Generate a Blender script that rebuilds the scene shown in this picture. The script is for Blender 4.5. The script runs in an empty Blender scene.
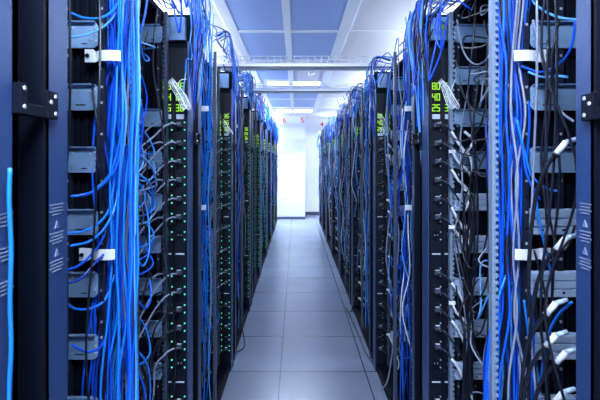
import bpy, math, random
import numpy as np

rnd = random.Random(11)
scene = bpy.context.scene
COL = scene.collection
PI = math.pi
CAM_Z = 1.49
CEIL = CAM_Z + 1.16
F = {-1: 0.457, 1: 0.56}          # distance of each row's front face from the aisle line through the camera
PITCH, START = 1.2, 0.85
NB = 9                             # racks per row, index 0 is the one beside the camera
ORD = ['zeroth', 'first', 'second', 'third', 'fourth', 'fifth', 'sixth', 'seventh', 'eighth', 'ninth', 'tenth', 'eleventh', 'twelfth',
       'thirteenth', 'fourteenth', 'fifteenth', 'sixteenth', 'seventeenth', 'eighteenth', 'nineteenth', 'twentieth']
ROW = {-1: 'left', 1: 'right'}
def S(k): return START + PITCH * (k - 1)

# ------------------------------------------------------------------ materials
def principled(name, col, rough=0.5, metal=0.0, noise=0.0, scale=40.0, bump=0.0, spec=0.5):
    m = bpy.data.materials.new(name); m.use_nodes = True
    nt = m.node_tree; b = nt.nodes['Principled BSDF']
    b.inputs['Base Color'].default_value = (*col, 1); b.inputs['Roughness'].default_value = rough
    b.inputs['Metallic'].default_value = metal; b.inputs['Specular IOR Level'].default_value = spec
    if noise or bump:
        tc = nt.nodes.new('ShaderNodeTexCoord'); n = nt.nodes.new('ShaderNodeTexNoise')
        n.inputs['Scale'].default_value = scale; n.inputs['Detail'].default_value = 3
        nt.links.new(tc.outputs['Object'], n.inputs['Vector'])
        if noise:
            mx = nt.nodes.new('ShaderNodeMix'); mx.data_type = 'RGBA'
            mx.inputs['A'].default_value = (*[c * (1 - noise) for c in col], 1)
            mx.inputs['B'].default_value = (*[min(1, c * (1 + noise)) for c in col], 1)
            nt.links.new(n.outputs['Fac'], mx.inputs['Factor']); nt.links.new(mx.outputs['Result'], b.inputs['Base Color'])
        if bump:
            bp = nt.nodes.new('ShaderNodeBump'); bp.inputs['Strength'].default_value = bump; bp.inputs['Distance'].default_value = 0.002
            nt.links.new(n.outputs['Fac'], bp.inputs['Height']); nt.links.new(bp.outputs['Normal'], b.inputs['Normal'])
    return m

def emitter(name, col, strength):
    m = bpy.data.materials.new(name); m.use_nodes = True
    nt = m.node_tree; nt.nodes.clear()
    e = nt.nodes.new('ShaderNodeEmission'); o = nt.nodes.new('ShaderNodeOutputMaterial')
    e.inputs['Color'].default_value = (*col, 1); e.inputs['Strength'].default_value = strength
    nt.links.new(e.outputs[0], o.inputs[0]); return m

M = {}
M['frame'] = principled('blue_black_enamel', (0.022, 0.050, 0.150), 0.38, 0.0, 0.15, 60, 0.05)
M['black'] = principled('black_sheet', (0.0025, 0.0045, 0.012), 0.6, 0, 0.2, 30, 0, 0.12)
M['cavity'] = principled('cavity_shade_black', (0.0025, 0.0035, 0.009), 0.8, 0, 0.2, 30, 0, 0.1)  # near-black that paints the shade inside the racks
M['pdu'] = principled('black_plastic', (0.005, 0.007, 0.016), 0.42, 0, 0, 40, 0, 0.3)
M['socket'] = principled('black_socket', (0.004, 0.005, 0.010), 0.3)
M['steel'] = principled('zinc_steel', (0.30, 0.50, 0.84), 0.32, 0.45, 0.30, 18, 0.08)
M['silver'] = principled('brushed_silver', (0.50, 0.64, 0.88), 0.36, 0.2, 0.15, 60)
M['screw'] = principled('bright_screw', (0.8, 0.84, 0.92), 0.25, 0.6)
M['rail'] = principled('rail_black', (0.010, 0.014, 0.032), 0.45, 0, 0, 40, 0, 0.3)
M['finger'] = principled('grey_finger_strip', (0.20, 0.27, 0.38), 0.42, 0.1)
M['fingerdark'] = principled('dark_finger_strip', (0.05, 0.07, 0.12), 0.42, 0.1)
M['plug'] = principled('dark_grey_plug', (0.05, 0.06, 0.10), 0.3)
M['white_clip'] = principled('white_plastic', (0.80, 0.83, 0.90), 0.35)
M['label_ink'] = principled('label_ink', (0.20, 0.24, 0.36), 0.6)
M['blue'] = principled('blue_cable', (0.004, 0.10, 0.78), 0.28, 0, 0.2, 8)
M['blue2'] = principled('bright_blue_cable', (0.012, 0.22, 0.90), 0.28, 0, 0.2, 8)
M['navy'] = principled('navy_cable', (0.006, 0.04, 0.36), 0.3)
M['paleblue'] = principled('pale_blue_cable', (0.11, 0.40, 0.88), 0.3)
M['blackcable'] = principled('black_cable', (0.010, 0.012, 0.022), 0.28)
M['grey'] = principled('grey_cable', (0.24, 0.28, 0.40), 0.3)
M['white'] = principled('white_cord', (0.75, 0.78, 0.86), 0.35)
M['led'] = emitter('teal_light', (0.08, 0.9, 0.55), 1.1)
M['leddim'] = principled('unlit_lens', (0.30, 0.42, 0.50), 0.3)
M['digit'] = emitter('yellow_green_digits', (0.40, 0.95, 0.06), 1.1)
M['sticker_blue'] = principled('vivid_blue_sticker', (0.0, 0.06, 0.85), 0.4)
M['tag'] = principled('yellow_green_tag', (0.45, 0.62, 0.10), 0.5)
M['bezel_and_glint'] = principled('pale_bezel_and_glint', (0.5, 0.58, 0.70), 0.4)  # pale trim, also the painted highlight on the plugs
M['wire'] = principled('galvanised_wire', (0.80, 0.82, 0.84), 0.4, 0.2)
M['trayrail'] = principled('dark_channel', (0.10, 0.11, 0.13), 0.45, 0.2)
M['wall'] = principled('white_wall_paint', (0.80, 0.81, 0.86), 0.6, 0, 0.02, 10)
M['cladding'] = principled('white_cladding', (0.74, 0.76, 0.79), 0.35, 0, 0.02, 10)
M['ceil'] = principled('white_ceiling_tile', (0.84, 0.82, 0.83), 0.65, 0, 0.03, 120)
M['bar'] = principled('white_ceiling_bar', (0.95, 0.96, 0.98), 0.35)
M['skirting'] = principled('dark_skirting', (0.05, 0.06, 0.11), 0.5)
M['red'] = principled('red_numeral', (0.72, 0.02, 0.05), 0.5)
M['housing'] = principled('white_housing', (0.85, 0.86, 0.9), 0.4)

def floor_mat():
    m = bpy.data.materials.new('raised_floor_tile'); m.use_nodes = True
    nt = m.node_tree; b = nt.nodes['Principled BSDF']; L = nt.links
    tc = nt.nodes.new('ShaderNodeTexCoord'); sp = nt.nodes.new('ShaderNodeSeparateXYZ'); L.new(tc.outputs['Object'], sp.inputs[0])
    def edge(sock, off):
        a = nt.nodes.new('ShaderNodeMath'); a.operation = 'ADD'; a.inputs[1].default_value = off + 60; L.new(sock, a.inputs[0])
        d = nt.nodes.new('ShaderNodeMath'); d.operation = 'MODULO'; d.inputs[1].default_value = 0.6; L.new(a.outputs[0], d.inputs[0])
        s = nt.nodes.new('ShaderNodeMath'); s.operation = 'SUBTRACT'; s.inputs[1].default_value = 0.3; L.new(d.outputs[0], s.inputs[0])
        ab = nt.nodes.new('ShaderNodeMath'); ab.operation = 'ABSOLUTE'; L.new(s.outputs[0], ab.inputs[0])
        g = nt.nodes.new('ShaderNodeMath'); g.operation = 'GREATER_THAN'; g.inputs[1].default_value = 0.2958; L.new(ab.outputs[0], g.inputs[0])
        return g
    gx, gy = edge(sp.outputs[0], 0.11), edge(sp.outputs[1], 0.0)
    mxm = nt.nodes.new('ShaderNodeMath'); mxm.operation = 'MAXIMUM'; L.new(gx.outputs[0], mxm.inputs[0]); L.new(gy.outputs[0], mxm.inputs[1])
    n1 = nt.nodes.new('ShaderNodeTexNoise'); n1.inputs['Scale'].default_value = 260; n1.inputs['Detail'].default_value = 2; L.new(tc.outputs['Object'], n1.inputs['Vector'])
    n2 = nt.nodes.new('ShaderNodeTexNoise'); n2.inputs['Scale'].default_value = 1.6; n2.inputs['Detail'].default_value = 4; L.new(tc.outputs['Object'], n2.inputs['Vector'])
    r1 = nt.nodes.new('ShaderNodeValToRGB'); r1.color_ramp.elements[0].position = .38; r1.color_ramp.elements[1].position = .62
    r1.color_ramp.elements[0].color = (.155, .19, .275, 1); r1.color_ramp.elements[1].color = (.235, .28, .385, 1); L.new(n1.outputs['Fac'], r1.inputs[0])
    r2 = nt.nodes.new('ShaderNodeValToRGB'); r2.color_ramp.elements[0].position = .35; r2.color_ramp.elements[1].position = .65
    r2.color_ramp.elements[0].color = (.86, .86, .88, 1); r2.color_ramp.elements[1].color = (1, 1, 1, 1); L.new(n2.outputs['Fac'], r2.inputs[0])
    mu = nt.nodes.new('ShaderNodeMix'); mu.data_type = 'RGBA'; mu.blend_type = 'MULTIPLY'; mu.inputs['Factor'].default_value = 1
    L.new(r1.outputs[0], mu.inputs['A']); L.new(r2.outputs[0], mu.inputs['B'])
    mj = nt.nodes.new('ShaderNodeMix'); mj.data_type = 'RGBA'; mj.inputs['B'].default_value = (.03, .035, .055, 1)
    L.new(mxm.outputs[0], mj.inputs['Factor']); L.new(mu.outputs['Result'], mj.inputs['A']); L.new(mj.outputs['Result'], b.inputs['Base Color'])
    b.inputs['Roughness'].default_value = 0.27
    return m
M['floor'] = floor_mat()

def perforated():
    m = bpy.data.materials.new('blue_perforated_panel'); m.use_nodes = True
    nt = m.node_tree; b = nt.nodes['Principled BSDF']; L = nt.links
    tc = nt.nodes.new('ShaderNodeTexCoord'); mp = nt.nodes.new('ShaderNodeMapping'); mp.inputs['Scale'].default_value = (55, 55, 55)
    L.new(tc.outputs['Object'], mp.inputs[0])
    v = nt.nodes.new('ShaderNodeTexVoronoi'); v.inputs['Randomness'].default_value = 0; v.inputs['Scale'].default_value = 1; L.new(mp.outputs[0], v.inputs['Vector'])
    r = nt.nodes.new('ShaderNodeValToRGB'); r.color_ramp.elements[0].position = .22; r.color_ramp.elements[1].position = .34
    r.color_ramp.elements[0].color = (.26, .38, .66, 1); r.color_ramp.elements[1].color = (.36, .50, .84, 1)
    L.new(v.outputs['Distance'], r.inputs[0]); L.new(r.outputs[0], b.inputs['Base Color']); b.inputs['Roughness'].default_value = .5
    return m
M['panel'] = perforated()

# ------------------------------------------------------------------ mesh helpers
class MB:
    def __init__(s): s.v = []; s.f = []; s.m = []; s.mats = []; s.smooth = []
    def mi(s, mat):
        if mat not in s.mats: s.mats.append(mat)
        return s.mats.index(mat)
    def box(s, a, b, mat):
        x0, x1 = sorted((a[0], b[0])); y0, y1 = sorted((a[1], b[1])); z0, z1 = sorted((a[2], b[2])); n = len(s.v)
        s.v += [(x0, y0, z0), (x1, y0, z0), (x1, y1, z0), (x0, y1, z0), (x0, y0, z1), (x1, y0, z1), (x1, y1, z1), (x0, y1, z1)]
        s.add([[n, n+3, n+2, n+1], [n+4, n+5, n+6, n+7], [n, n+1, n+5, n+4], [n+1, n+2, n+6, n+5], [n+2, n+3, n+7, n+6], [n+3, n, n+4, n+7]], mat)
    def add(s, faces, mat, smooth=False):
        i = s.mi(mat)
        for f in faces: s.f.append(f); s.m.append(i); s.smooth.append(smooth)
    def cyl(s, c, axis, r, l, mat, n=10, r2=None):
        """cylinder from c along axis (0, 1, 2 or a vector) for length l"""
        d = np.zeros(3)
        if isinstance(axis, int): d[axis] = 1
        else: d = np.array(axis, float); d /= np.linalg.norm(d)
        u = np.cross(d, (0, 0, 1) if abs(d[2]) < .9 else (1, 0, 0)); u /= np.linalg.norm(u); w = np.cross(d, u)
        c = np.array(c, float); base = len(s.v); r2 = r if r2 is None else r2
        for q, rr in ((0, r), (l, r2)):
            for i in range(n):
                a = 2*PI*i/n; p = c + d*q + rr*(math.cos(a)*u + math.sin(a)*w); s.v.append(tuple(p))
        s.add([[base+i, base+(i+1) % n, base+n+(i+1) % n, base+n+i] for i in range(n)], mat, True)
        s.add([list(range(base, base+n))[::-1], list(range(base+n, base+2*n))], mat)
    def prism(s, poly, axis, a0, a1, mat):
        """2-D outline extruded along an axis; outline coordinates fill the other two axes in order"""
        o = [i for i in range(3) if i != axis]; base = len(s.v); n = len(poly)
        for a in (a0, a1):
            for p in poly:
                q = [0, 0, 0]; q[axis] = a; q[o[0]] = p[0]; q[o[1]] = p[1]; s.v.append(tuple(q))
        s.add([[base+i, base+(i+1) % n, base+n+(i+1) % n, base+n+i] for i in range(n)], mat)
        s.add([list(range(base, base+n))[::-1], list(range(base+n, base+2*n))], mat)
    def tube(s, pts, r, mat, seg=5, sides=6, raw=False):
        P = np.array(pts, float)
        Q = P if raw else spline(P, seg)
        T = np.gradient(Q, axis=0); T /= np.maximum(np.linalg.norm(T, axis=1, keepdims=True), 1e-9)
        u = np.cross(T[0], (0, 0, 1) if abs(T[0][2]) < .9 else (1, 0, 0)); u /= np.linalg.norm(u)
        base = len(s.v); n = len(Q)
        for i in range(n):
            u = u - T[i]*np.dot(u, T[i]); u /= max(np.linalg.norm(u), 1e-9); w = np.cross(T[i], u)
            for j in range(sides):
                a = 2*PI*j/sides; s.v.append(tuple(Q[i] + r*(math.cos(a)*u + math.sin(a)*w)))
        s.add([[base+i*sides+j, base+i*sides+(j+1) % sides, base+(i+1)*sides+(j+1) % sides, base+(i+1)*sides+j] for i in range(n-1) for j in range(sides)], mat, True)
        s.add([list(range(base, base+sides))[::-1], list(range(base+(n-1)*sides, base+n*sides))], mat)
    def mesh(s, name):
        me = bpy.data.meshes.new(name); me.from_pydata([tuple(map(float, v)) for v in s.v], [], s.f)
        for m in s.mats: me.materials.append(M[m])
        me.polygons.foreach_set('material_index', s.m); me.polygons.foreach_set('use_smooth', s.smooth)
        me.update(); return me
    def build(s, name, parent=None, loc=(0, 0, 0), bevel=0):
        o = bpy.data.objects.new(name, s.mesh(name)); COL.objects.link(o); o.location = loc
        if parent: o.parent = parent
        if bevel:
            b = o.modifiers.new('edge', 'BEVEL'); b.width = bevel; b.segments = 2; b.limit_method = 'ANGLE'
        return o

def spline(P, seg):
    """Catmull-Rom through the points"""
    P = np.vstack([2*P[0]-P[1], P, 2*P[-1]-P[-2]]); out = []
    t = np.linspace(0, 1, seg, endpoint=False)[:, None]
    for i in range(1, len(P)-2):
        a, b, c, d = P[i-1], P[i], P[i+1], P[i+2]
        out.append(.5*((2*b) + (-a+c)*t + (2*a-5*b+4*c-d)*t**2 + (-a+3*b-3*c+d)*t**3))
    out.append(P[-2][None]); return np.vstack(out)

def tag(o, label, cat, group=None):
    o['label'] = label; o['category'] = cat
    if group: o['group'] = group
    return o
def struct(o, kind='structure'): o['kind'] = kind; return o
def thing(name, loc, label, cat, group=None):
    o = bpy.data.objects.new(name, None); COL.objects.link(o); o.location = loc; o.empty_display_size = .05
    return tag(o, label, cat, group)
def dup(o, loc=None, parent=None):
    c = o.copy(); COL.objects.link(c)
    if loc is not None: c.location = loc
    if parent: c.parent = parent
    for ch in list(o.children): dup(ch, None, c)
    return c

# ------------------------------------------------------------------ the room
def room():
    b = MB(); b.box((-3.2, -3, -.1), (3.4, 12.2, 0), 'floor'); struct(b.build('floor'))
    b = MB(); b.box((-3.2, -3, CEIL), (3.4, 12.2, CEIL+.1), 'ceil'); struct(b.build('ceiling'))
    for nm, a, c in (('wall_left', (-3.3, -3, 0), (-3.2, 12.2, CEIL)), ('wall_right', (3.4, -3, 0), (3.5, 12.2, CEIL)),
                     ('wall_front', (-3.2, -3.1, 0), (3.4, -3, CEIL)), ('wall_back', (-3.2, 11.75, 0), (3.4, 11.9, CEIL))):
        b = MB(); b.box(a, c, 'wall'); struct(b.build(nm))
    # white clad block standing forward of the far wall, with two thin horizontal joints
    b = MB(); zs = [.06, 1.05, 1.63, 2.05, CEIL]
    for i in range(4): b.box((-3.2, 10.9, zs[i]+.004), (.235, 11.75, zs[i+1]-.004), 'cladding')
    b.box((-3.2, 10.91, .0), (.225, 11.74, CEIL), 'wall'); struct(b.build('wall_back_block', bevel=.003))
    b = MB(); b.box((-3.2, 10.88, 0), (.24, 10.909, .045), 'skirting'); struct(b.build('baseboard_back_block'))
    b = MB(); b.box((.235, 11.73, 0), (3.4, 11.75, .085), 'skirting'); struct(b.build('baseboard_back'))
    b = MB()
    b.box((-.33, 10.885, 1.02), (-.318, 10.9, 1.16), 'screw'); struct(b.build('trim_9'))
    # ceiling bars and perforated panels
    H = CEIL
    for i, (x0, x1) in enumerate(((-.602, -.512), (-.105, -.045), (.375, .47))):
        b = MB(); b.box((x0, -2.9, H-.012), (x1, 10.6, H+.001), 'bar'); struct(b.build('trim_%d' % (i+1), bevel=.003))
    rows = [(1.40, 2.35), (3.05-.6, 3.735), (3.80, 4.86), (4.91, 6.0), (6.72, 7.84), (7.90, 9.05)]
    for i, (y0, y1) in enumerate(rows[1:]):
        for j, (x0, x1) in enumerate(((-.512, -.105), (-.045, .375))):
            if i == 2 and j == 1: continue
            b = MB(); b.box((x0, y0, H-.008), (x1, y1, H+.001), 'panel'); o = struct(b.build('ceiling_panel', bevel=.002))
    n = 4
    for y in (3.767, 4.885, 6.36, 7.87, 9.2):
        b = MB(); w = .028 if y < 7 else .03
        b.box((-3.2, y-w*.25, H-.006), (-.602, y+w*.25, H+.001), 'bar'); b.box((-.512, y-w, H-.013), (-.105, y+w, H+.001), 'bar')
        b.box((-.045, y-w, H-.013), (.375, y+w, H+.001), 'bar'); b.box((.47, y-w*.25, H-.006), (3.4, y+w*.25, H+.001), 'bar')
        struct(b.build('trim_%d' % n)); n += 1
    b = MB(); b.cyl((.2, 5.6, H-.03), 2, .045, .031, 'housing', 20); b.cyl((.2, 5.6, H-.045), 2, .02, .016, 'housing', 16, )
    tag(b.build('smoke_detector'), 'small round white smoke detector on the plain white ceiling tile', 'smoke detector')
room()

def lamp(x, y, lx, ly, power, label, hang=0.0, name='fill_light', spread=PI):
    z = CEIL - hang + (0 if hang else .030)
    t = thing(name, (x, y, z), label, 'ceiling light')
    b = MB(); b.box((-lx/2, -ly/2, -.03), (lx/2, ly/2, 0), 'housing'); o = b.build('housing', t, bevel=.003)
    if hang:
        b = MB(); [b.cyl((0, q*ly*.4, 0), 2, .004, hang, 'housing', 6) for q in (-1, 1)]; b.build('suspension_rod', t)
    b = MB(); b.box((-lx/2+.012, -ly/2+.012, -.036), (lx/2-.012, ly/2-.012, -.03), 'lampface'); b.build('diffuser', t)
    ld = bpy.data.lights.new('tube_lamp', 'AREA'); ld.shape = 'RECTANGLE'; ld.size = lx; ld.size_y = ly; ld.energy = power; ld.color = LAMP; ld.spread = spread
    lo = bpy.data.objects.new('tube_lamp', ld); COL.objects.link(lo); lo.parent = t; lo.location = (0, 0, -.045)
    if hang:
        ld2 = ld.copy(); ld2.energy = power*(.9 if y < 5 else 1.1 if y < 10 else .8); l2 = bpy.data.objects.new('tube_lamp', ld2); COL.objects.link(l2); l2.parent = t; l2.location = (0, 0, .012); l2.rotation_euler = (PI, 0, 0)
    return t
LAMP = (0.67, 0.80, 1.0)
M['lampface'] = emitter('lamp_diffuser', (0.72, 0.84, 1.0), 6.0)
for sx, rn in ((-1.25, 'left'), (1.4, 'right')):
    lamp(sx, 10.62, 1.2, .14, 34, 'added hidden strip light crosswise beyond the end of the %s row' % rn, .24, 'strip_light')  # hidden lamps added to brighten the end wall and far floor
lamp(-.03, 6.36, .8, .3, 75, 'added recessed fill light between two rows of blue ceiling panels')  # invented lamp that brightens the floor halfway down the aisle
lamp(-.03, 9.85, .9, .5, 85, 'added recessed fill light at the far end of the aisle, before the red numbers', spread=1.75)  # invented lamp that brightens the far floor
lamp(0, 2.1, .8, .45, 8, 'added unseen fill light above the nearest full racks')  # unseen lamp added as fill for the nearer aisle
lamp(-.08, .1, .9, .5, 100, 'added unseen fill light above the viewer')  # unseen lamp added to light the braces on both sides
lamp(-.2, -2.3, .9, .6, 120, 'added unseen fill light well behind the viewer')  # unseen lamp added to light the racks from behind the camera
for y, p in ((1.2, 60), (3.6, 105), (6.0, 170), (8.4, 170)):
    for sx, rn in ((-1.5, 'left'), (1.65, 'right')):
        lamp(sx, y, .12, 1.3, p*(1.15 if sx < 0 else .9), 'suspended strip light over the %s row, %s from the viewer' % (rn, ORD[[1.2,3.6,6.0,8.4].index(y)+1]), .26, 'strip_light')

# ------------------------------------------------------------------ racks
BRACE_Z = [2.06 - i*.1765 for i in range(11)]
def brace(b, sd, y, z, style):
    """pressed steel side brace facing along the row, its outer end towards the aisle"""
    X = lambda d: sd*d; d0, d1, h = .104, .33, .0735
    if style == 'ribbed':
        b.box((X(d0), y, z-h), (X(d1), y+.012, z), 'silver')
        for i in range(3): b.box((X(d0+.002), y-.006, z-h+.003+i*.0235), (X(d1-.002), y, z-h+.0225+i*.0235), 'silver')
        for dd in (.13, .19, .24): b.box((X(dd), y-.0075, z-h+.012), (X(dd+.008), y-.006, z-h+.018), 'socket')
        return
    c = .016; n = 5; arc = [(d0+c-c*math.cos(a), z-h+c-c*math.sin(a)) for a in [i*PI/2/n for i in range(n+1)]]
    b.prism([(X(p[0]), p[1]) for p in [(d0+.006, z-.002), (d0, z-.010)] + arc + [(d1, z-h), (d1, z)]], 1, y, y+.004, 'steel')
    b.box((X(d0+.006), y-.012, z-.003), (X(d1), y, z), 'steel')
    for dd, zz in ((.111, .018), (.111, .036), (.111, .055), (.126, .022), (.126, .05), (.176, .018), (.176, .056), (.24, .03)):
        b.cyl((X(dd), y, z-zz), (0, -1, 0), .003, .002, 'screw', 8)
    if style == 'slot': b.box((X(.138), y-.001, z-.060), (X(.168), y, z-.0565), 'socket')
    else: b.box((X(.134), y-.001, z-.063), (X(.150), y, z-.060), 'socket')

def rack_parts(sd, k, parent):
    """one double-width open rack; local x points away from the aisle (times sd), y along the row from the opening's near edge"""
    X = lambda d: sd*d
    def P(nm, boxes, bevel=0, par=None):
        b = MB()
        for a, c, m in boxes: b.box((X(a[0]), a[1], a[2]), (X(c[0]), c[1], c[2]), m)
        return b.build(nm, par or parent, bevel=bevel)
    w0 = .078 if sd < 0 else .056
    top = 2.0
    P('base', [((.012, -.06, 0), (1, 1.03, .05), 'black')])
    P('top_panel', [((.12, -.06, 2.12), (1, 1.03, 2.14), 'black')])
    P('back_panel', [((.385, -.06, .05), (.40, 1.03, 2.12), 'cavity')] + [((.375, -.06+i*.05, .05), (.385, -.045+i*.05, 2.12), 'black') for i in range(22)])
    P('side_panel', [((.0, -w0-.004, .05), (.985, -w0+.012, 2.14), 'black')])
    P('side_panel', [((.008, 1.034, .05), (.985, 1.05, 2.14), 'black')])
    post = P('door_post', [((0, -w0, .0), (.022, 0, top), 'frame'), ((.022, -.012, .0), (.05, 0, top), 'frame')], .003)
    P('door_post', [((0, .95, .0), (.006, 1.05, top), 'frame'), ((.0, 1.03, .0), (.02, 1.05, top), 'frame')], .002)
    # latch bridging the gap to the neighbouring post
    b = MB(); z0, z1 = 1.567, 1.617
    b.box((X(-.012), -w0-.012, z0), (X(0), -w0+.022, z1), 'black'); b.box((X(-.010), -.149, z0), (X(.012), -w0-.012, z0+.020), 'black')
    for yy, zz in ((-w0+.012, z1-.008), (-w0+.012, z0+.010), (-w0-.002, z0+.030)): b.cyl((X(-.012), yy, zz), (-sd, 0, 0), .0042, .002, 'screw', 8)
    b.build('latch', parent, bevel=.0015)
    b = MB(); b.box((X(-.014), 1.032, z0), (X(0), 1.05, z1), 'black')
    for zz in (z1-.008, z0+.012): b.cyl((X(-.014), 1.041, zz), (-sd, 0, 0), .0042, .002, 'screw', 8)
    b.build('latch_plate', parent, bevel=.0015)
    if k <= 3:
        b = MB(); hw = w0*.30; yc = -w0*.52
        def lines(z, n):
            for i in range(n):
                w = hw*(.95, .8, 1, .65)[i % 4]
                b.box((X(-.0012), yc-w, z-i*.0062-.0019), (X(.0), yc+w, z-i*.0062), 'label_ink')
        def tri(z):
            b.prism([(yc-.007, z), (yc+.007, z), (yc, z+.014)], 0, X(-.0012), X(0), 'label_ink')
            b.box((X(-.0016), yc-.0007, z+.004), (X(-.0012), yc+.0007, z+.009), 'frame')
        lines(1.408, 4); tri(1.362); lines(1.354, 4); tri(1.309); lines(1.301, 4)
        b.build('warning_label', post)
    if k == 0:
        b = MB(); yc = 1.018; hw = .017
        for z, n in ((1.408, 4), (1.354, 4), (1.301, 4)):
            for i in range(n):
                w = hw*(.95, .8, 1, .65)[i % 4]; b.box((X(-.0012), yc-w, z-i*.0062-.0019), (X(0), yc+w, z-i*.0062), 'label_ink')
        b.build('warning_label', parent)
    # two open side frames across the rack: rails with square holes, pressed braces, black sheet behind standing in for the inner shade
    for fi, yf in enumerate((.35, .925)):
        P('side_shade_sheet', [((.098, yf+.03, .05), (.376, yf+.036, 2.12), 'cavity')] + [((.115+i*.026, yf+.022, .05), (.123+i*.026, yf+.03, 2.12), 'black') for i in range(10)])
        for d0, d1 in ((.087 if fi == 0 else .115, .102 if fi == 0 else .128), (.184, .200)):
            b = MB(); b.box((X(d0), yf+.004, .05), (X(d1), yf+.022, 2.12), 'rail')
            for i in range(46):
                z = .1 + i*.04445
                b.box((X((d0+d1)/2-.0032), yf+.0025, z-.0035), (X((d0+d1)/2+.0032), yf+.004, z+.0035), 'screw' if (i*7+fi) % 5 < 3 else 'socket')
            b.build('mounting_rail', parent)
        if 1 <= k <= 3:
            for i, z in enumerate(BRACE_Z):
                if sd < 0 and fi == 1 and i == 1: continue
                style = 'ribbed' if sd > 0 and (i >= 4 or (k > 1 and i > 1)) else ('slot' if (i+fi) % 2 == 0 else 'plain')
                b = MB(); brace(b, sd, yf, z, style); o = b.build('side_brace', parent, bevel=.0008)
    if k <= 4:
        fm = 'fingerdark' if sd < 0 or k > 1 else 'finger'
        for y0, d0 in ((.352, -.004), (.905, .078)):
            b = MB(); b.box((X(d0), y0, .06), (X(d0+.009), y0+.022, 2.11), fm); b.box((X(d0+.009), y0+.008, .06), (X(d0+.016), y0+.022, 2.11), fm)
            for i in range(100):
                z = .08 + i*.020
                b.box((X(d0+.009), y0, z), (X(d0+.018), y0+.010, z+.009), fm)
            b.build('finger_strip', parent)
        b = MB(); b.prism([(X(.03), 2.02), (X(.16), 2.02), (X(.22), 2.12), (X(.03), 2.12)], 1, 1.005, 1.033, 'steel')
        for q in range(4): b.cyl((X(.05+q*.03), 1.005, 2.045), (0, -1, 0), .004, .002, 'screw', 8)
        hp = b.build('lit_panel_top', parent)  # pale plate stands in for the lit top of the side panel
        if sd > 0 and k == 1:
            b = MB(); b.box((X(.06), 1.002, 2.065), (X(.125), 1.005, 2.083), 'tag'); b.build('asset_tag', hp)['label'] = 'yellow green tag'
    if sd > 0 and k == 2:
        b = MB(); b.box((X(.006), -w0-.0055, 1.65), (X(.030), -w0-.004, 1.775), 'sticker_blue'); b.build('sticker', parent)['label'] = 'vivid blue sticker'

def racks():
    for sd in (-1, 1):
        protos = {}
        for k in range(NB):
            kind = k if k <= 4 else 5
            loc = (sd*F[sd], S(k), 0)
            extra = {0: ', cut off at the edge of the picture', 1: ', with the warning text on its near post', NB-1: ', last before the far wall'}.get(k, '')
            lab = 'black server rack, %s in the %s row%s' % (ORD[k+1], ROW[sd], extra)
            if k <= 4 or k == 5:
                t = thing('server_rack', loc, lab, 'server rack', 'server racks along both sides of the aisle'); rack_parts(sd, k, t); protos[kind] = t
            else:
                t = dup(protos[5], loc); tag(t, lab, 'server rack', 'server racks along both sides of the aisle')
racks()

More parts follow.
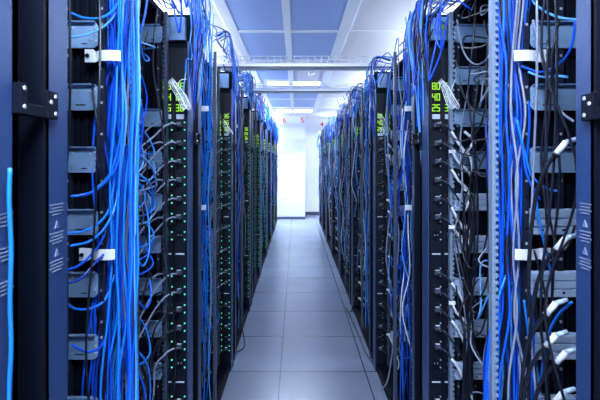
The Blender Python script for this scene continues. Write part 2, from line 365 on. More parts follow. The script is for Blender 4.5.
# ------------------------------------------------------------------ power strips
SEG = {'0': 'abcdef', '1': 'bc', '2': 'abged', '3': 'abgcd', '4': 'fgbc', '5': 'afgcd', '6': 'afgedc', '7': 'abc', '8': 'abcdefg', '9': 'abcdfg'}
def digit(b, sd, ch, x, y, z, w, h):
    t = w*.24
    R = {'a': (0, h-t, w, h), 'd': (0, 0, w, t), 'g': (0, h/2-t/2, w, h/2+t/2), 'f': (0, h/2, t, h), 'b': (w-t, h/2, w, h), 'e': (0, 0, t, h/2), 'c': (w-t, 0, w, h/2)}
    for q in SEG[ch]:
        r = R[q]; b.box((x+r[0], y, z+r[1]), (x+r[2], y-.0012, z+r[3]), 'digit')
OUT_Z = [1.642 - i*.0775 for i in range(20)]
def power_strip(sd, k, j, full):
    """j 0 = beside the aisle, 1 = deeper in the rack"""
    dx = .008 + .0545*j; w = .052
    loc = (sd*F[sd], S(k)+.95, 0); X = lambda d: sd*(dx+d)
    cn = ('outer', 'inner')[j]
    t = thing('power_strip', loc, 'black power strip, %s of the pair in the %s %s-row rack' % (cn, ORD[k+1], ROW[sd]), 'power strip', 'vertical power strips')
    xa, xb = sorted((X(0), X(w))); xm = (xa+xb)/2; yf = 0
    b = MB(); b.box((xa, yf, .055), (xb, .045, 1.97), 'pdu'); b.box((xa, yf-.003, .055), (xa+.003, yf, 1.97), 'pdu'); b.box((xb-.003, yf-.003, .055), (xb, yf, 1.97), 'pdu'); bb = b
    b = MB(); b.box((xa+.006, yf-.004, 1.695), (xb-.006, yf, 1.835), 'socket'); scr = b.build('screen', t)
    b = MB(); rd = (('36', '66', '36'), ('26', '64', '25')) if sd < 0 else (('80', '40', '25'), ('60', '45', '30'))
    for q, txt in enumerate(rd[j]):
        for c, ch in enumerate(txt): digit(b, sd, ch, xm-.0175+c*.0185, yf-.004, 1.792-q*.046, .0145, .030)
    b.build('digits', scr)
    b = MB(); b.box((xa+.010, yf-.004, 1.668), (xb-.010, yf, 1.688), 'bezel_and_glint'); b.build('button_bar', t)
    lit = 'led' if sd < 0 else 'leddim'
    if full:
        bb.build('body', t, bevel=.0015)
        ob = lb = None
        for i, z in enumerate(OUT_Z):
            if i in (7, 14): continue
            if ob is None:
                b = MB(); b.box((xm-.017, yf-.006, -.019), (xm+.015, yf, .019), 'socket'); b.box((xm-.012, yf-.0065, -.013), (xm+.010, yf-.006, .013), 'black')
                for q in (-1, 1): b.box((xm-.002+q*.006, yf-.008, -.004), (xm+q*.006, yf-.0064, .004), 'bezel_and_glint')
                ob = o = b.build('outlet', t, (0, 0, z), bevel=.001)
                for zz in (.012, -.020):
                    b = MB(); b.cyl((xb-.007, yf-.0005, zz), (0, -1, 0), .0036, .003, lit, 8); b.build('status_light', o)
            else:
                o = dup(ob, (0, 0, z), t)
        for i in (7, 14):
            b = MB(); b.box((xa+.006, yf-.004, OUT_Z[i]-.02), (xb-.006, yf, OUT_Z[i]+.02), 'pdu'); b.box((xa+.008, yf-.005, OUT_Z[i]-.006), (xb-.008, yf-.004, OUT_Z[i]), 'bezel_and_glint'); b.build('breaker', t)
    else:
        b = bb; c = MB()
        for i, z in enumerate(OUT_Z):
            if i in (7, 14): b.box((xa+.008, yf-.005, z-.006), (xb-.008, yf, z), 'bezel_and_glint'); continue
            b.box((xm-.017, yf-.006, z-.019), (xm+.015, yf, z+.019), 'socket')
            for zz in (.012, -.020): c.cyl((xb-.008, yf-.0005, z+zz), (0, -1, 0), .0050, .0035, lit, 6)
        b.build('body', t); o = c.build('status_lights', t); o['kind'] = 'stuff'
    return t
def strips():
    for sd in (-1, 1):
        for j in (0, 1):
            pr = None
            for k in range(1, NB):
                if k <= 3: power_strip(sd, k, j, True)
                elif pr is None: pr = power_strip(sd, k, j, False)
                else:
                    t = dup(pr, (sd*F[sd], S(k)+.95, 0))
                    t['label'] = 'black power strip, %s of the pair in the %s %s-row rack' % (('outer', 'inner')[j], ORD[k+1], ROW[sd])
strips()

# ------------------------------------------------------------------ cords
def cord(name, pts, r, mat, label, cat, group=None, loc=(0, 0, 0), seg=5, sides=6, extra=None):
    b = MB(); b.tube(pts, r, mat, seg, sides)
    o = b.build(name, None, loc)
    return tag(o, label, cat, group)
U = rnd.uniform
BLUES = ['blue']*6 + ['blue2']*6 + ['navy']*2 + ['paleblue']*2
BN = {'blue': 'blue', 'blue2': 'bright blue', 'navy': 'navy blue', 'paleblue': 'pale blue', 'grey': 'grey', 'blackcable': 'black', 'white': 'white'}
CLIP_Z = (1.785, 1.228)

def bundle(sd, k, n):
    loc = (sd*F[sd], S(k), 0)
    for i in range(n):
        a, rr = U(0, 2*PI), math.sqrt(U(0.02, 1))
        out = 1.0 if rnd.random() > .2 else 1.45; ox, oy = rr*math.cos(a)*.050*out, rr*math.sin(a)*.052*out
        pts = []
        for z in (2.34, 2.16, 1.97, CLIP_Z[0], 1.62, 1.44, CLIP_Z[1], 1.05, .86, .62, .35, .06):
            pin = z in CLIP_Z
            sp = .72 if pin else (1.0 if z > 1 else 1.0 + (1.0-z)*(.9 if sd < 0 else 1.9))
            nx, ny = (0, 0) if pin else (U(-.015, .015), U(-.014, .014))
            ax = (.052 + (2.25-z)*.028) if sd < 0 else (.080 + (2.25-z)*.004)
            ax += .10*max(0, z-2.1)
            pts.append((sd*(ax + ox*sp + nx), .405 - (.03 if sd > 0 else 0)*0 + oy*sp + ny, z))
        if sd > 0: mat = rnd.choice(['blue', 'blue', 'blue2', 'navy', 'navy', 'paleblue', 'blackcable', 'grey'])
        else: mat = rnd.choice(BLUES) if rnd.random() > .06 else 'grey'
        if k > 1 and mat == 'blue' and rnd.random() < .5: mat = 'paleblue'
        cord('patch_cable', pts, .0034, mat, '%s patch cable in the clipped bundle of the %s %s-row rack' % (BN[mat], ORD[k+1], ROW[sd]), 'patch cable',
             '%s cords in the bundle of the %s %s-row rack' % (BN[mat], ORD[k+1], ROW[sd]), loc, 5 if k == 1 else 3, 6 if k == 1 else 5)

def clips(sd, k):
    for q, z in enumerate(CLIP_Z):
        ax = (.052 + (2.25-z)*.028) if sd < 0 else (.080 + (2.25-z)*.004)
        t = thing('cable_clip', (sd*F[sd], S(k), z-.018), 'white cable clip, %s of two, round the cord bundle of the %s %s-row rack' % (('upper', 'lower')[q], ORD[k+1], ROW[sd]), 'cable clip', 'white cable clips')
        yc = .405
        # a flat ear fixed beside the bundle, then a strip bowed round the bundle's near face
        path = [(ax+.070, yc-.067), (ax+.054, yc-.067), (ax+.046, yc-.066)] + [(ax+.052*math.cos(a), yc-.072*math.sin(a)**.4) for a in [math.radians(d) for d in range(30, 135, 12)]]
        b = MB(); th = .003; n = len(path); base = len(b.v)
        for i, (x, y) in enumerate(path):
            p0 = path[max(0, i-1)]; p1 = path[min(n-1, i+1)]; dx, dy = p1[0]-p0[0], p1[1]-p0[1]; l = math.hypot(dx, dy)
            nx, ny = dy/l*th, -dx/l*th
            hz = .036 if i < 3 else .030; zo = 0 if i < 3 else .003
            b.v += [(sd*x, y, zo), (sd*x, y, zo+hz), (sd*(x+nx), y+ny, zo+hz), (sd*(x+nx), y+ny, zo)]
        for i in range(n-1):
            o = base+4*i
            b.add([[o, o+1, o+5, o+4], [o+1, o+2, o+6, o+5], [o+2, o+3, o+7, o+6], [o+3, o, o+4, o+7]], 'white_clip')
        b.add([[base, base+3, base+2, base+1], [base+4*n-4, base+4*n-3, base+4*n-2, base+4*n-1]], 'white_clip')
        b.build('band', t, bevel=.0006)
        b = MB(); b.cyl((sd*(ax+.061), yc-.0695, .018), (0, -1, 0), .0055, .004, 'socket', 10); b.build('screw', t)

NB_N = {1: 48, 2: 12}
for sd in (-1, 1):
    for k in (1, 2, 3):
        if k in NB_N: bundle(sd, k, NB_N[k])
        clips(sd, k)

def px(x, y, d):
    return ((x-296)*d/424, d, CAM_Z - (y-161)*d/424)

# loops that leave the first visible left bundle for the near column, read off the photograph at their own depths
loops_l = [
    ([(69, 12, 1.07), (84, 18, 1.10), (103, 17, 1.16), (117, 5, 1.22), (123, -18, 1.26)], 'blue2'),
    ([(66, 37, 1.07), (80, 36, 1.10), (98, 30, 1.15), (113, 17, 1.21), (121, -6, 1.26)], 'paleblue'),
    ([(71, 196, 1.06), (86, 195, 1.10), (98, 187, 1.15), (110, 174, 1.20), (118, 150, 1.25)], 'blue2'),
    ([(72, 197, 1.07), (92, 192, 1.10), (106, 181, 1.16), (117, 165, 1.22), (122, 140, 1.26)], 'blue'),
    ([(66, 233, 1.07), (84, 231, 1.11), (100, 222, 1.16), (110, 206, 1.21), (116, 170, 1.25)], 'blue2'),
    ([(70, 246, 1.08), (90, 241, 1.12), (106, 226, 1.18), (116, 203, 1.22), (120, 168, 1.26)], 'blue2'),
    ([(66, 303, 1.06), (76, 309, 1.10), (92, 308, 1.15), (106, 298, 1.20), (116, 270, 1.25)], 'blue2'),
    ([(66, 270, 1.07), (78, 266, 1.10), (92, 254, 1.15), (103, 238, 1.20), (112, 212, 1.25)], 'blue'),
    ([(68, 283, 1.08), (80, 279, 1.11), (96, 262, 1.15), (106, 250, 1.20), (112, 225, 1.25)], 'navy'),
    ([(72, 345, 1.08), (88, 352, 1.12), (102, 345, 1.18), (110, 322, 1.24)], 'blue'),
]
for i, (p, m) in enumerate(sorted(loops_l, key=lambda q: q[0][0][1])):
    cord('patch_cable', [px(*q) for q in p], .0034, m, '%s patch cable looping out of the left bundle, %s of ten from the top' % (BN[m], ORD[i+1]), 'patch cable', 'loops out of the near left bundle', seg=7)
for i in range(6):
    x0 = 131 + i*1.7
    m = ('blue', 'blue2', 'navy', 'blue', 'paleblue', 'blue2')[i]
    cord('patch_cable', [px(x0+U(-2, 2)-max(0, yy-150)*.012, yy, 1.19) for yy in range(-70, 700, 55)], .0032, m, '%s patch cable hanging alone along the right edge of the left bundle' % BN[m], 'patch cable', '%s cables along the right edge of the left bundle' % BN[m], seg=5)
loops_l2 = [
    ([(131, 128, 1.30), (137, 140, 1.32), (143, 152, 1.36), (142, 166, 1.36), (134, 177, 1.32), (129, 192, 1.28)], 'paleblue'),
    ([(130, 146, 1.30), (140, 155, 1.34), (151, 166, 1.42), (156, 182, 1.50), (153, 196, 1.56)], 'paleblue'),
    ([(131, 168, 1.30), (140, 175, 1.34), (150, 184, 1.40), (153, 200, 1.46), (148, 214, 1.5)], 'blue2'),
    ([(131, 238, 1.28), (137, 256, 1.32), (143, 266, 1.36), (149, 252, 1.40), (149, 226, 1.44), (146, 205, 1.48)], 'blue2'),
    ([(128, 290, 1.28), (138, 301, 1.32), (146, 308, 1.36), (151, 297, 1.40), (150, 280, 1.46)], 'blue'),
    ([(127, 335, 1.28), (136, 349, 1.31), (146, 362, 1.34), (150, 380, 1.38), (150, 402, 1.40)], 'blue2'),
    ([(127, 358, 1.26), (136, 369, 1.28), (143, 384, 1.30), (146, 402, 1.32)], 'blue'),
    ([(133, 60, 1.30), (141, 76, 1.34), (147, 98, 1.40), (143, 118, 1.40), (133, 130, 1.32)], 'blue'),
]
for i, (p, m) in enumerate(sorted(loops_l2, key=lambda q: q[0][0][1])):
    cord('patch_cable', [px(*q) for q in p], .0032, m, '%s patch cable curling past the left bundle, %s from the top' % (BN[m], ORD[i+1]), 'patch cable', 'curls beyond the near left bundle', seg=7)
loops_r = [
    ([(527, -10, 1.18), (534, 3, 1.20), (548, 13, 1.16), (562, 18, 1.12), (578, 20, 1.08)], 'paleblue'),
    ([(528, 72, 1.18), (542, 77, 1.16), (556, 76, 1.12), (567, 77, 1.08)], 'paleblue'),
    ([(521, 66, 1.2), (540, 72, 1.16), (556, 66, 1.12), (570, 50, 1.07), (576, 20, 1.05)], 'blue'),
    ([(517, 120, 1.18), (524, 150, 1.18), (532, 176, 1.18), (548, 189, 1.16), (557, 191, 1.14)], 'blue2'),
    ([(515, 118, 1.2), (522, 145, 1.18), (527, 175, 1.17), (540, 200, 1.16)], 'blue'),
    ([(572, 302, 1.02), (560, 313, 1.05), (551, 328, 1.08), (545, 350, 1.12), (540, 385, 1.16)], 'blue2'),
    ([(536, 200, 1.16), (540, 225, 1.16), (546, 250, 1.16), (552, 280, 1.18)], 'blue2'),
    ([(524, 300, 1.18), (528, 330, 1.17), (532, 360, 1.16), (536, 402, 1.16)], 'blue2'),
    ([(508, 270, 1.24), (498, 300, 1.22), (490, 350, 1.22), (488, 410, 1.24)], 'blue2'),
    ([(506, 280, 1.24), (494, 310, 1.22), (487, 360, 1.22), (484, 410, 1.24)], 'blue'),
]
for i, (p, m) in enumerate(sorted(loops_r, key=lambda q: q[0][0][1])):
    cord('patch_cable', [px(*q) for q in p], .0034, m, '%s patch cable straying from the right bundle, %s of ten from the top' % (BN[m], ORD[i+1]), 'patch cable', 'strays from the near right bundle', seg=7)

slack_r = [
    [(548, 40, 1.08), (546, 110, 1.08), (547, 180, 1.07), (551, 225, 1.06), (560, 250, 1.05), (569, 244, 1.05), (575, 225, 1.04)],
    [(552, 60, 1.10), (556, 120, 1.10), (560, 180, 1.08), (555, 235, 1.08), (552, 300, 1.09), (548, 360, 1.10), (545, 420, 1.1)],
    [(533, 20, 1.14), (540, 50, 1.13), (549, 85, 1.12), (560, 110, 1.09), (574, 122, 1.05)],
    [(559, 20, 1.09), (553, 50, 1.09), (551, 85, 1.10), (548, 130, 1.1), (541, 190, 1.11)],
    [(534, 250, 1.14), (542, 280, 1.13), (549, 320, 1.12), (547, 370, 1.11), (552, 420, 1.1)],
    [(484, 20, 1.5), (492, 60, 1.45), (487, 100, 1.48), (478, 130, 1.55), (463, 141, 1.64), (449, 136, 1.71)],
    [(496, 110, 1.4), (488, 140, 1.45), (476, 155, 1.53), (461, 153, 1.64), (449, 143, 1.70)],
    [(457, 20, 1.68), (463, 50, 1.65), (474, 64, 1.58), (486, 60, 1.5), (494, 44, 1.43)],
    [(456, 60, 1.68), (462, 90, 1.65), (472, 108, 1.6), (484, 116, 1.5), (495, 112, 1.42)],
    [(458, 210, 1.68), (462, 250, 1.65), (470, 268, 1.6), (480, 262, 1.55), (487, 235, 1.5), (491, 205, 1.45)],
    [(456, 285, 1.68), (462, 320, 1.65), (471, 336, 1.6), (482, 330, 1.55), (489, 300, 1.5), (493, 270, 1.45)],
    [(455, 235, 1.68), (465, 282, 1.63), (475, 300, 1.58), (485, 288, 1.52), (492, 255, 1.45)],
]
for i, p in enumerate(slack_r):
    m = 'grey' if i in (2, 7) else 'blackcable'
    cord('power_cable', [px(*q) for q in p], .0032, m, '%s power cable in a slack curve, %s %s the right bundle' % (BN[m], ORD[i+1 if i < 5 else i-4], 'beside' if i < 5 else 'beyond'), 'power cable', 'slack curves in the second right-row rack', seg=7)

def loose(sd, k, n, mats, side_far=True, r=.0032, name='patch_cable'):
    """cords that sag from the bundle to the far column's ports"""
    loc = (sd*F[sd], S(k), 0); zs = sorted((U(.35, 2.15) for _ in range(n)), reverse=True)
    for i, z in enumerate(zs):
        m = rnd.choice(mats); y0 = .42 + U(-.03, .05); y1 = U(.56, .88); d1 = U(.09, .16); sag = U(.05, .17)
        up = U(.05, .2) * rnd.choice((1, 1, -1))
        pts = [(sd*(.10+U(-.03, .03)), y0, z+up+.12), (sd*(.07+U(-.02, .03)), y0+.03, z+up*.4), (sd*(.06+U(-.02, .04)), y0+(y1-y0)*.4, z-sag*.7),
               (sd*(.08+U(-.03, .03)), y0+(y1-y0)*.75, z-sag*.6), (sd*d1, y1, z+U(-.03, .05)), (sd*(.20), y1+.02, z+U(-.02, .06))]
        cord(name, pts, r, m, '%s %s sagging behind the bundle, %s from the top, %s %s-row rack' % (BN[m], name.replace('_', ' '), ORD[i+1], ORD[k+1], ROW[sd]),
             'power cable' if name == 'power_cable' else 'patch cable', 'sagging cords in the %s %s-row rack' % (ORD[k+1], ROW[sd]), loc, 6 if k == 1 else 4, 6 if k == 1 else 5)
loose(-1, 1, 15, ['blue', 'blue2', 'blue2', 'paleblue'])
loose(-1, 1, 12, ['blackcable', 'blackcable', 'grey'], name='power_cable')
loose(1, 1, 10, ['blackcable', 'navy', 'paleblue', 'grey'])
loose(1, 1, 14, ['blackcable']*5 + ['grey'], name='power_cable', r=.003)
for sd in (-1, 1):
    loose(sd, 2, 8, ['blue', 'navy', 'paleblue', 'blue2']); loose(sd, 2, 8, ['blackcable', 'grey'], name='power_cable')

def hanging(sd, k, n, y0, y1, name, mats, r, what):
    """long slack cords hanging in front of a column"""
    loc = (sd*F[sd], S(k), 0)
    for i in range(n):
        m = rnd.choice(mats); y = y0 + (y1-y0)*(i+.5)/n + U(-.02, .02); d = U(.05, .13)
        zt, zb = U(1.7, 2.3), U(.1, .9); pts = []
        steps = 7
        for q in range(steps):
            z = zt + (zb-zt)*q/(steps-1); pts.append((sd*(d+U(-.03, .03)), y+U(-.045, .045), z))
        if rnd.random() < .5: pts += [(sd*.12, pts[-1][1]+.05, zb-.05), (sd*.12, pts[-1][1]+.10, zb+.06), (sd*.15, pts[-1][1]+.11, zb+.2)]
        cord(name, pts, r, m, '%s cable hanging slack %s, %s along, %s %s-row rack' % (BN[m], what, ORD[i+1], ORD[k+1], ROW[sd]), 'power cable' if name == 'power_cable' else 'patch cable',
             'slack cords in the %s %s-row rack' % (ORD[k+1], ROW[sd]), loc, 6 if k == 1 else 4, 6 if k == 1 else 5)
hanging(1, 1, 5, .10, .40, 'power_cable', ['blackcable']*5 + ['grey'], .0032, 'before the bundle')
hanging(1, 1, 5, .52, .88, 'power_cable', ['blackcable']*5 + ['grey'], .003, 'behind the bundle')
hanging(-1, 1, 3, .12, .36, 'power_cable', ['blackcable'], .003, 'before the bundle')
hanging(-1, 1, 4, .58, .88, 'power_cable', ['blackcable'], .003, 'behind the bundle')
for k in (2, 3):
    hanging(1, k, 6, .3, .9, 'power_cable', ['blackcable', 'grey', 'white'], .004, 'over the frames')
    hanging(-1, k, 5, .3, .9, 'power_cable', ['blackcable', 'grey'], .004, 'over the frames')
    hanging(-1, k, 4, .5, .9, 'patch_cable', ['blue', 'blue2', 'navy'], .0036, 'by the power strips')
    hanging(1, k, 6, .3, .9, 'patch_cable', ['blue', 'paleblue', 'navy'], .0036, 'over the frames')

# cords plugged into the power strips
def plugged(sd, k, j, i, sides=6, seg=5):
    dx = .034 + .0545*j; z = OUT_Z[i]; y = .95
    loc = (sd*F[sd], S(k), 0)
    sleeve = sd > 0 and (i + j) % 4 != 3
    m = 'blackcable' if sd > 0 else ('grey' if i < 9 else rnd.choice(['blackcable', 'grey', 'blackcable']))
    lab = '%s power cable%s, %s outlet down, %s strip, %s %s-row rack' % (BN[m], ', white sleeve' if sleeve else '', ORD[i+1], ('outer', 'inner')[j], ORD[k+1], ROW[sd])
    t = thing('power_cable', loc, lab, 'power cable', 'power cables plugged into the strips')
    b = MB(); b.box((sd*(dx-.007), y-.026, z+.009), (sd*(dx+.009), y-.014, z+.0105), 'bezel_and_glint'); b.box((sd*(dx-.011), y-.030, z-.009), (sd*(dx+.011), y-.008, z+.009), 'plug'); b.cyl((sd*dx, y-.030, z), (sd*.5, -1, 0), .007, .014, 'plug', 8, .005); b.build('plug', t, bevel=.002)  # pale box on top paints the plug's highlight
    if sd > 0:
        p = [(dx+.006, y-.042, z), (dx+.022, y-.056, z-.006), (dx+.045, y-.064, z-.035), (dx+.062+U(0, .015), y-.066, z-.075), (.145-.02*j+U(-.01, .025), y-.07, z-.17)]
        zz = z-.17; 
        while zz > .45 and len(p) < 9: zz -= U(.2, .3); p.append((.125+U(-.025, .03), y-.09+U(-.03, .02), max(.08, zz)))
    else:
        p = [(dx+.006, y-.042, z), (dx+.020, y-.056, z+.003), (dx+.045, y-.075, z-.012), (dx+.075, y-.10, z-.05)]
        r = U(0, 1)
        if i < 10: p += [(dx+.09, y-.16-U(0, .05), z-.085-U(0, .03)), (.13, y-.27-U(0, .06), z-.10-U(0, .05)), (.12, .53, z-.07-U(0, .05)), (.11, .47, z+.02)]
        else: p += [(.10+.03*r, y-.13, z-.15), (.12+.02*r, y-.17-.1*r, z-.30), (.13, y-.2-.15*r, max(.07, z-.52))]
    P = [(sd*a, c, d) for a, c, d in p]
    b = MB(); b.tube(P, .0038, m, seg, sides); b.build('cable', t)
    if sleeve:
        b = MB(); Q = spline(np.array(P), 8); b.tube(Q[15:31:3], .0052, 'white_clip', raw=True, sides=8)
        if i % 2: b.box(Q[16]-np.array((.013, .004, .007)), Q[16]+np.array((.013, .002, .007)), 'white_clip')
        b.build('sleeve', t)
    return t
for sd in (-1, 1):
    for j in (0, 1):
        for i in range(20):
            if i in (7, 14): continue
            if (i + 2*j) % 7 != 6: plugged(sd, 1, j, i)
            if (i*3 + j) % 7 < 5: plugged(sd, 2, j, i, 5, 4)
# farther racks: the same cords as single meshes too small to show their parts
def far_cords():
    for sd in (-1, 1):
        pro = []
        for q in range(4):
            dx = .041; b = MB(); m = 'blackcable'
            P = [(sd*a, c, d) for a, c, d in ((dx-.007, .934, 0), (dx+.005, .90, -.002), (dx+.028, .89, -.035), (dx+.043+U(0, .02), .888, -.08), (.10+U(0, .03), .88, -.20), (.11, .87, -.38))]
            b.tube(P, .0042, m, 4, 5); Q = spline(np.array(P), 8)
            if sd > 0: b.tube(Q[14:30:4], .0062, 'white_clip', raw=True, sides=6); b.box(Q[13]-np.array((.012, .004, .008)), Q[13]+np.array((.012, .002, .008)), 'white_clip')
            pro.append(b.mesh('power_cable'))
        mass = MB()
        for k in range(3, NB):
            for j in (0, 1):
                for i in range(1, 20, 2 if sd > 0 else 4):
                    if i in (7, 14): continue
                    if k >= 6:
                        x0, y0, z0 = sd*(.034+.0545*j), S(k)-S(6)+.93, OUT_Z[i]
                        P = [(x0+sd*a, y0+c, z0+d) for a, c, d in ((0, .008, 0), (.012, -.03, -.002), (.035, -.04, -.035), (.055, -.042, -.08), (.07, -.05, -.20), (.08, -.06, -.38))]
                        mass.tube(P, .0042, 'blackcable', 3, 4)
                        if sd > 0: mass.tube(spline(np.array(P), 8)[14:30:4], .0062, 'white_clip', raw=True, sides=5)
                        continue
                    o = bpy.data.objects.new('power_cable', pro[(i+j+k) % 4]); COL.objects.link(o); o.location = (sd*(F[sd]+.0545*j), S(k)+.004, OUT_Z[i])
                    tag(o, 'black power cable%s, %s outlet down, %s strip, %s %s-row rack' % (', white sleeve' if sd > 0 else '', ORD[i+1], ('outer', 'inner')[j], ORD[k+1], ROW[sd]), 'power cable', 'power cables plugged into the strips')
        o = mass.build('power_cable', None, (sd*F[sd], S(6), 0)); o['kind'] = 'stuff'
        tag(o, 'mass of black power cables on the strips of the farthest %s-row racks' % ROW[sd], 'power cable')
far_cords()

# ------------------------------------------------------------------ cords along the tops of the rows
def top_path(sd, kind):
    hi = .10 if sd < 0 else -.07
    if kind == 'run':
        y0, y1 = U(-.25, .2), U(1.0, 1.55); n = 8; d = U(-.01, .16); z = 2.12 + hi*U(0, 1) + U(-.04, .10)
        return [(sd*(d+U(-.035, .035)), y0+(y1-y0)*q/(n-1), z+U(-.045, .045)) for q in range(n)]
    if kind == 'drape':
        y = U(.75, 1.30); z0 = 2.24+hi+U(-.06, .06); drop = U(.12, .36); w = U(.03, .10)
        return [(sd*U(.08, .18), y-w, z0-.06), (sd*U(-.01, .05), y-w*.8, z0), (sd*(-.02+U(-.02, .02)), y-w*.5, z0-drop*.55), (sd*(-.015+U(-.02, .02)), y, z0-drop),
                (sd*U(-.01, .03), y+w*.5, z0-drop*.6), (sd*U(.02, .10), y+w*.9, z0-drop*.15)]
    y = U(.95, 1.16)                       # tails that drop into the gap between two racks
    return [(sd*U(.08, .16), y-.1, 2.26+hi), (sd*U(-.01, .03), y-.05, 2.29+hi), (sd*U(-.03, .0), y+U(-.03, .03), 2.12), (sd*U(-.025, .0), y+U(-.04, .04), 1.98+U(-.05, .05)), (sd*U(-.01, .02), y+U(-.03, .05), 1.84+U(-.1, .08)), (sd*U(.02, .04), 1.085+U(-.015, .015), 1.6+U(-.3, .1))]
def tops():
    ncount = {1: 40, 2: 14}
    for sd in (-1, 1):
        for k in (1, 2):
            for i in range(ncount[k]):
                kind = ('run', 'tail', 'drape', 'tail', 'tail')[i % 5]
                mats = ['blue']*4 + ['blue2']*2 + ['navy']*3 + ['paleblue']*2 + ['blackcable'] if sd < 0 else ['blue']*2 + ['navy']*3 + ['paleblue']*3 + ['blackcable']*3 + ['grey']
                m = rnd.choice(mats)
                what = {'run': 'running along the top', 'drape': 'looping over the top edge', 'tail': 'dropping from the top corner'}[kind]
                cord('patch_cable', top_path(sd, kind), .0036, m, '%s patch cable %s of the %s %s-row rack' % (BN[m], what, ORD[k+1], ROW[sd]), 'patch cable',
                     '%s cords %s of the %s %s-row rack' % (BN[m], what, ORD[k+1], ROW[sd]), (sd*F[sd], S(k), 0), 5, 5)
        if sd < 0:
            for i in range(14):
                y0, z0, d0 = U(.3, .7), U(2.26, 2.46), U(.10, .50); m = rnd.choice(['navy', 'blue', 'navy', 'blackcable'])
                cord('patch_cable', [(sd*(d0+U(-.03, .03)-.02*q), y0+.16*q, z0+U(-.03, .03)-.012*q) for q in range(6)], .0045, m, '%s patch cable running over the roof of the second left-row rack' % BN[m], 'patch cable',
                     '%s cables running over the roof of the second left-row rack' % BN[m], (sd*F[sd], S(1), 0), 5, 5)
        # beyond the first racks the cords on top merge into a tangle nobody could count
        b = MB()
        for k in range(3, NB):
            for q in range(8 if k == 3 else 0):
                a, c = U(-.04, .04), U(-.04, .04)
                b.tube([(sd*(.07+a+U(-.01, .01)), .405+c+U(-.01, .01)+S(3)-S(4), 2.3-.28*q2) for q2 in range(9)], .0036, rnd.choice(['blue', 'paleblue', 'navy']), 3, 5)
            for i in range(44):
                kind = ('run', 'drape', 'drape', 'drape', 'run')[i % 5]
                m = rnd.choice(['blue']*3 + ['navy']*2 + ['blue2']*2 + ['paleblue']*2 + ['blackcable', 'grey'] if sd < 0 else ['blue', 'navy', 'navy', 'paleblue', 'paleblue', 'blackcable', 'grey', 'white'])
                if sd < 0 and k >= 7: m = rnd.choice(['blue', 'blue2'])
                b.tube([(p[0], p[1]+S(k)-S(4), p[2]-(0.05 if k > 5 else 0)) for p in top_path(sd, kind)], .0042, m, 3, 4)
        for k in range(3, NB):
            for i in range(12 if sd > 0 else 6):
                y = U(.02, .90); d = U(-.02, .06); zt = U(1.7, 2.15); zb = U(.2, 1.3)
                m = rnd.choice(['paleblue', 'grey', 'white', 'blackcable', 'paleblue', 'navy'] if sd > 0 else ['navy', 'grey', 'blue', 'blackcable'])
                b.tube([(sd*(d+U(-.025, .025)), y+U(-.06, .06)+S(k)-S(4), zt+(zb-zt)*q/6) for q in range(7)], .0038, m, 3, 4)
        o = b.build('cable_tangle', None, (sd*F[sd], S(4), 0)); o['kind'] = 'stuff'
        tag(o, 'tangle of %s cables over the tops and fronts of the far %s-row racks' % ('blue' if sd < 0 else 'blue and pale', ROW[sd]), 'cable tangle')
tops()

# white tied-up spare cord beside the readouts
def coil(name, base, ends, label):
    b = MB()
    for q in range(5):
        o = (q-2)*2.4
        b.tube([px(x+o*.5, y+abs(o)*.5, d) for x, y, d in base], .0017, 'white', 6, 6)
    for e in ends: b.tube([px(*p) for p in e], .0017, 'white', 6, 6)
    tag(b.build(name), label, 'cord')
coil('tied_spare_cord', [(441, 79, 1.76), (446, 84, 1.75), (452, 95, 1.745), (457, 103, 1.74), (455, 106, 1.745), (450, 103, 1.75), (446, 92, 1.755), (442, 80, 1.76)], [[(455, 80, 1.75), (452, 88, 1.74), (450, 98, 1.745)]], 'white spare cord tied up over the green readouts of the second right-row rack')
coil('tied_spare_cord', [(171, 79, 1.76), (174, 86, 1.75), (180, 96, 1.745), (185, 107, 1.74), (188, 104, 1.745), (184, 94, 1.75), (177, 85, 1.755), (172, 78, 1.76)], [[(187, 79, 1.75), (181, 80, 1.74), (178, 85, 1.74), (180, 92, 1.745)]], 'white spare cord tied up over the green readouts of the second left-row rack')
coil('tied_spare_cord', [(380, 114, 2.97), (384, 119, 2.96), (386, 128, 2.95), (385, 133, 2.95), (382, 127, 2.96)], [[(378, 113, 2.97), (382, 117, 2.96)]], 'white spare cord tied up in the third right-row rack')
coil('tied_spare_cord', [(223, 119, 2.97), (226, 124, 2.96), (230, 130, 2.95), (231, 132, 2.95), (227, 127, 2.96)], [[(229, 113, 2.97), (225, 117, 2.96)]], 'white spare cord tied up in the third left-row rack')

# cords that reach the floor
def fl(x, y, lift=.006): d = CAM_Z*424/(y-161); return ((x-296)*d/424, d, lift)
b = MB(); P = [(.60, 4.15, .35), (.53, 4.05, .06), fl(346, 308), fl(357, 332), fl(364, 350), fl(372, 363), fl(380, 374)]
t = thing('power_cable', fl(346, 308, 0), 'loose black cable with a connector lying on the floor by the right row', 'power cable')
L0 = t.location.copy()
b.tube([np.array(q)-np.array(L0) for q in P], .0048, 'blackcable', 7, 6); b.build('cable', t)
b = MB(); e = np.array(fl(379, 373, .010))-np.array(L0); b.cyl(e, tuple(np.array(fl(383, 378, .010))-np.array(fl(379, 373, .010))), .010, .06, 'blackcable', 10, .008); b.build('plug', t)
cord('power_cable', [(.60, 2.55, .5), (.57, 2.62, .15), (.545, 2.72, .02), (.53, 2.65, .006), (.545, 2.5, .006)], .0045, 'grey', 'short grey cord end at the foot of the third right-row rack', 'power cable', seg=7)
cord('power_cable', [(-.50, 3.55, .45), (-.455, 3.48, .2), (-.42, 3.45, .03), (-.42, 3.36, .008), (-.47, 3.28, .01), (-.50, 3.22, .03)], .0045, 'blackcable', 'black cord looping onto the floor at the foot of the left row', 'power cable', seg=7)
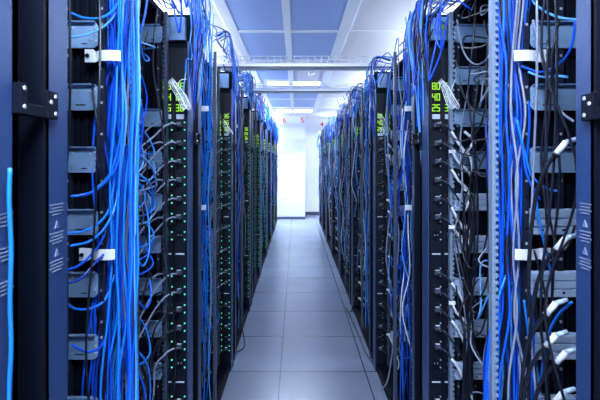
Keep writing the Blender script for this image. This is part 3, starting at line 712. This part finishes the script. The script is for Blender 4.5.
cord('patch_cable', [px(10, 168, .655), px(9, 200, .652), px(11, 250, .652), px(10, 300, .652), px(11, 350, .652), px(9, 400, .652), px(10, 520, .652), px(10, 960, .655)], .0032, 'blue2', 'single blue patch cable hanging down the post at the far left edge', 'patch cable')

# right inside edge of the near rack: grey elbow connectors
for i, (x, y) in enumerate(((566, 142), (566, 238), (556, 303), (556, 335), (566, 352), (564, 392))):
    t = thing('cable_connector', px(x, y, 1.02), 'pale cable connector beside the right warning post, %s of six from the top' % ORD[i+1], 'connector', 'pale connectors at the right post')
    b = MB(); b.cyl((0, 0, 0), (-.6, .1, -.8), .0075, .038, 'white', 10); b.cyl((0, 0, 0), (.9, 0, .25), .006, .028, 'silver', 8); b.build('shell', t)
    b = MB(); b.cyl((-.0215, .004, -.029), (-.6, .1, -.8), .0082, .006, 'blackcable', 10); b.build('collar', t)
    b = MB(); b.tube([(-.022, .004, -.030), (-.034, .02, -.06), (-.045, .05, -.14), (-.05, .07, -.30), (-.045, .08, -.45)], .0048, 'blackcable', 5, 6); b.build('cable', t)

# ------------------------------------------------------------------ cable trays over the aisle
def tray(y, z, label):
    t = thing('cable_tray', (0.05, y, z), label, 'cable tray', 'wire cable trays over the aisle')
    x0, x1 = -.72, .80
    for yy in (-.075, .055):
        b = MB()
        if yy < 0: b.box((x0, yy+.003, -.012), (x1, yy+.017, -.005), 'trayrail')
        b.box((x0, yy, -.005), (x1, yy+.02, .013), 'wire'); b.build('support_rail', t)
    b = MB()
    for yy, zz in ((-.065, .016), (-.02, .016), (.02, .016), (.065, .016), (-.065, .045), (.065, .045), (-.065, .072), (.065, .072)):
        b.cyl((x0, yy, zz), 0, .0032, x1-x0, 'wire', 6)
    n = 30
    for i in range(n+1):
        x = x0 + (x1-x0)*i/n
        b.tube([(x, -.065, .074), (x, -.065, .016), (x, .065, .016), (x, .065, .074)], .0028, 'wire', raw=True, sides=5)
    b.build('wire_basket', t)
    for xx in (x0+.06, x1-.08):
        b = MB(); b.box((xx, -.05, 2.14-z), (xx+.03, .05, -.012), 'trayrail'); b.build('foot', t)
    for q in range(5):
        yy = -.04+q*.02; m = ('white', 'paleblue', 'grey', 'white', 'paleblue')[q]
        cord('patch_cable', [(x0+.05+(x1-x0-.06)*u/6, y+yy+U(-.008, .008), z+.022+U(0, .006)) for u in range(7)], .0035, m, '%s cord lying in the %s' % (BN[m], label.split(' with')[0].replace('wire ', '')), 'patch cable', 'cords in the overhead trays')
tray(3.23, 2.20, 'nearer wire cable tray crossing over the aisle with dark support rail')
tray(4.28, 2.19, 'farther wire cable tray crossing over the aisle with dark support rail')

# ------------------------------------------------------------------ red row numbers on the far wall
def number(ch, x, y, z, size, label):
    c = bpy.data.curves.new('numeral', 'FONT'); c.body = ch; c.size = size; c.extrude = .004; c.offset = .0015; c.align_x = 'CENTER'; c.align_y = 'CENTER'
    tmp = bpy.data.objects.new('numeral', c); COL.objects.link(tmp)
    bpy.context.view_layer.update()
    me = bpy.data.meshes.new_from_object(tmp.evaluated_get(bpy.context.evaluated_depsgraph_get())); bpy.data.objects.remove(tmp)
    me.materials.clear(); me.materials.append(M['red'])
    o = bpy.data.objects.new('number_sign', me); COL.objects.link(o); o.location = (x, y, z); o.rotation_euler = (PI/2, 0, 0)
    tag(o, label, 'sign', 'red row numbers')
number('6', (284.3-296)*10.89/424, 10.893, CAM_Z + (161-120.5)*10.89/424, .195, 'red number 6 high on the far white wall')
number('5', (302.4-296)*10.89/424, 10.893, CAM_Z + (161-120.5)*10.89/424, .195, 'red number 5 high on the far white wall')
number('4', (322-296)*11.74/424, 11.743, CAM_Z + (161-124.5)*11.74/424, .195, 'red number 4 above the end of the right row')

# ------------------------------------------------------------------ world, camera, view
w = bpy.data.worlds.new('World'); scene.world = w; w.use_nodes = True
w.node_tree.nodes['Background'].inputs[0].default_value = (.5, .65, 1, 1); w.node_tree.nodes['Background'].inputs[1].default_value = .0
cd = bpy.data.cameras.new('Camera'); cam = bpy.data.objects.new('Camera', cd); COL.objects.link(cam)
cam.location = (0, 0, CAM_Z); cam.rotation_euler = (PI/2, 0, 0)
cd.sensor_width = 36; cd.lens = 424/600*36; cd.shift_x = 4/600; cd.shift_y = -39/600; cd.clip_start = .02; cd.dof.use_dof = True; cd.dof.focus_distance = 2.2; cd.dof.aperture_fstop = 8.0
scene.camera = cam
vs = scene.view_settings; vs.view_transform = 'Standard'; vs.look = 'None'; vs.exposure = 0.0; vs.gamma = 1.0; vs.use_curve_mapping = False
scene.cycles.max_bounces = 8; scene.cycles.diffuse_bounces = 5
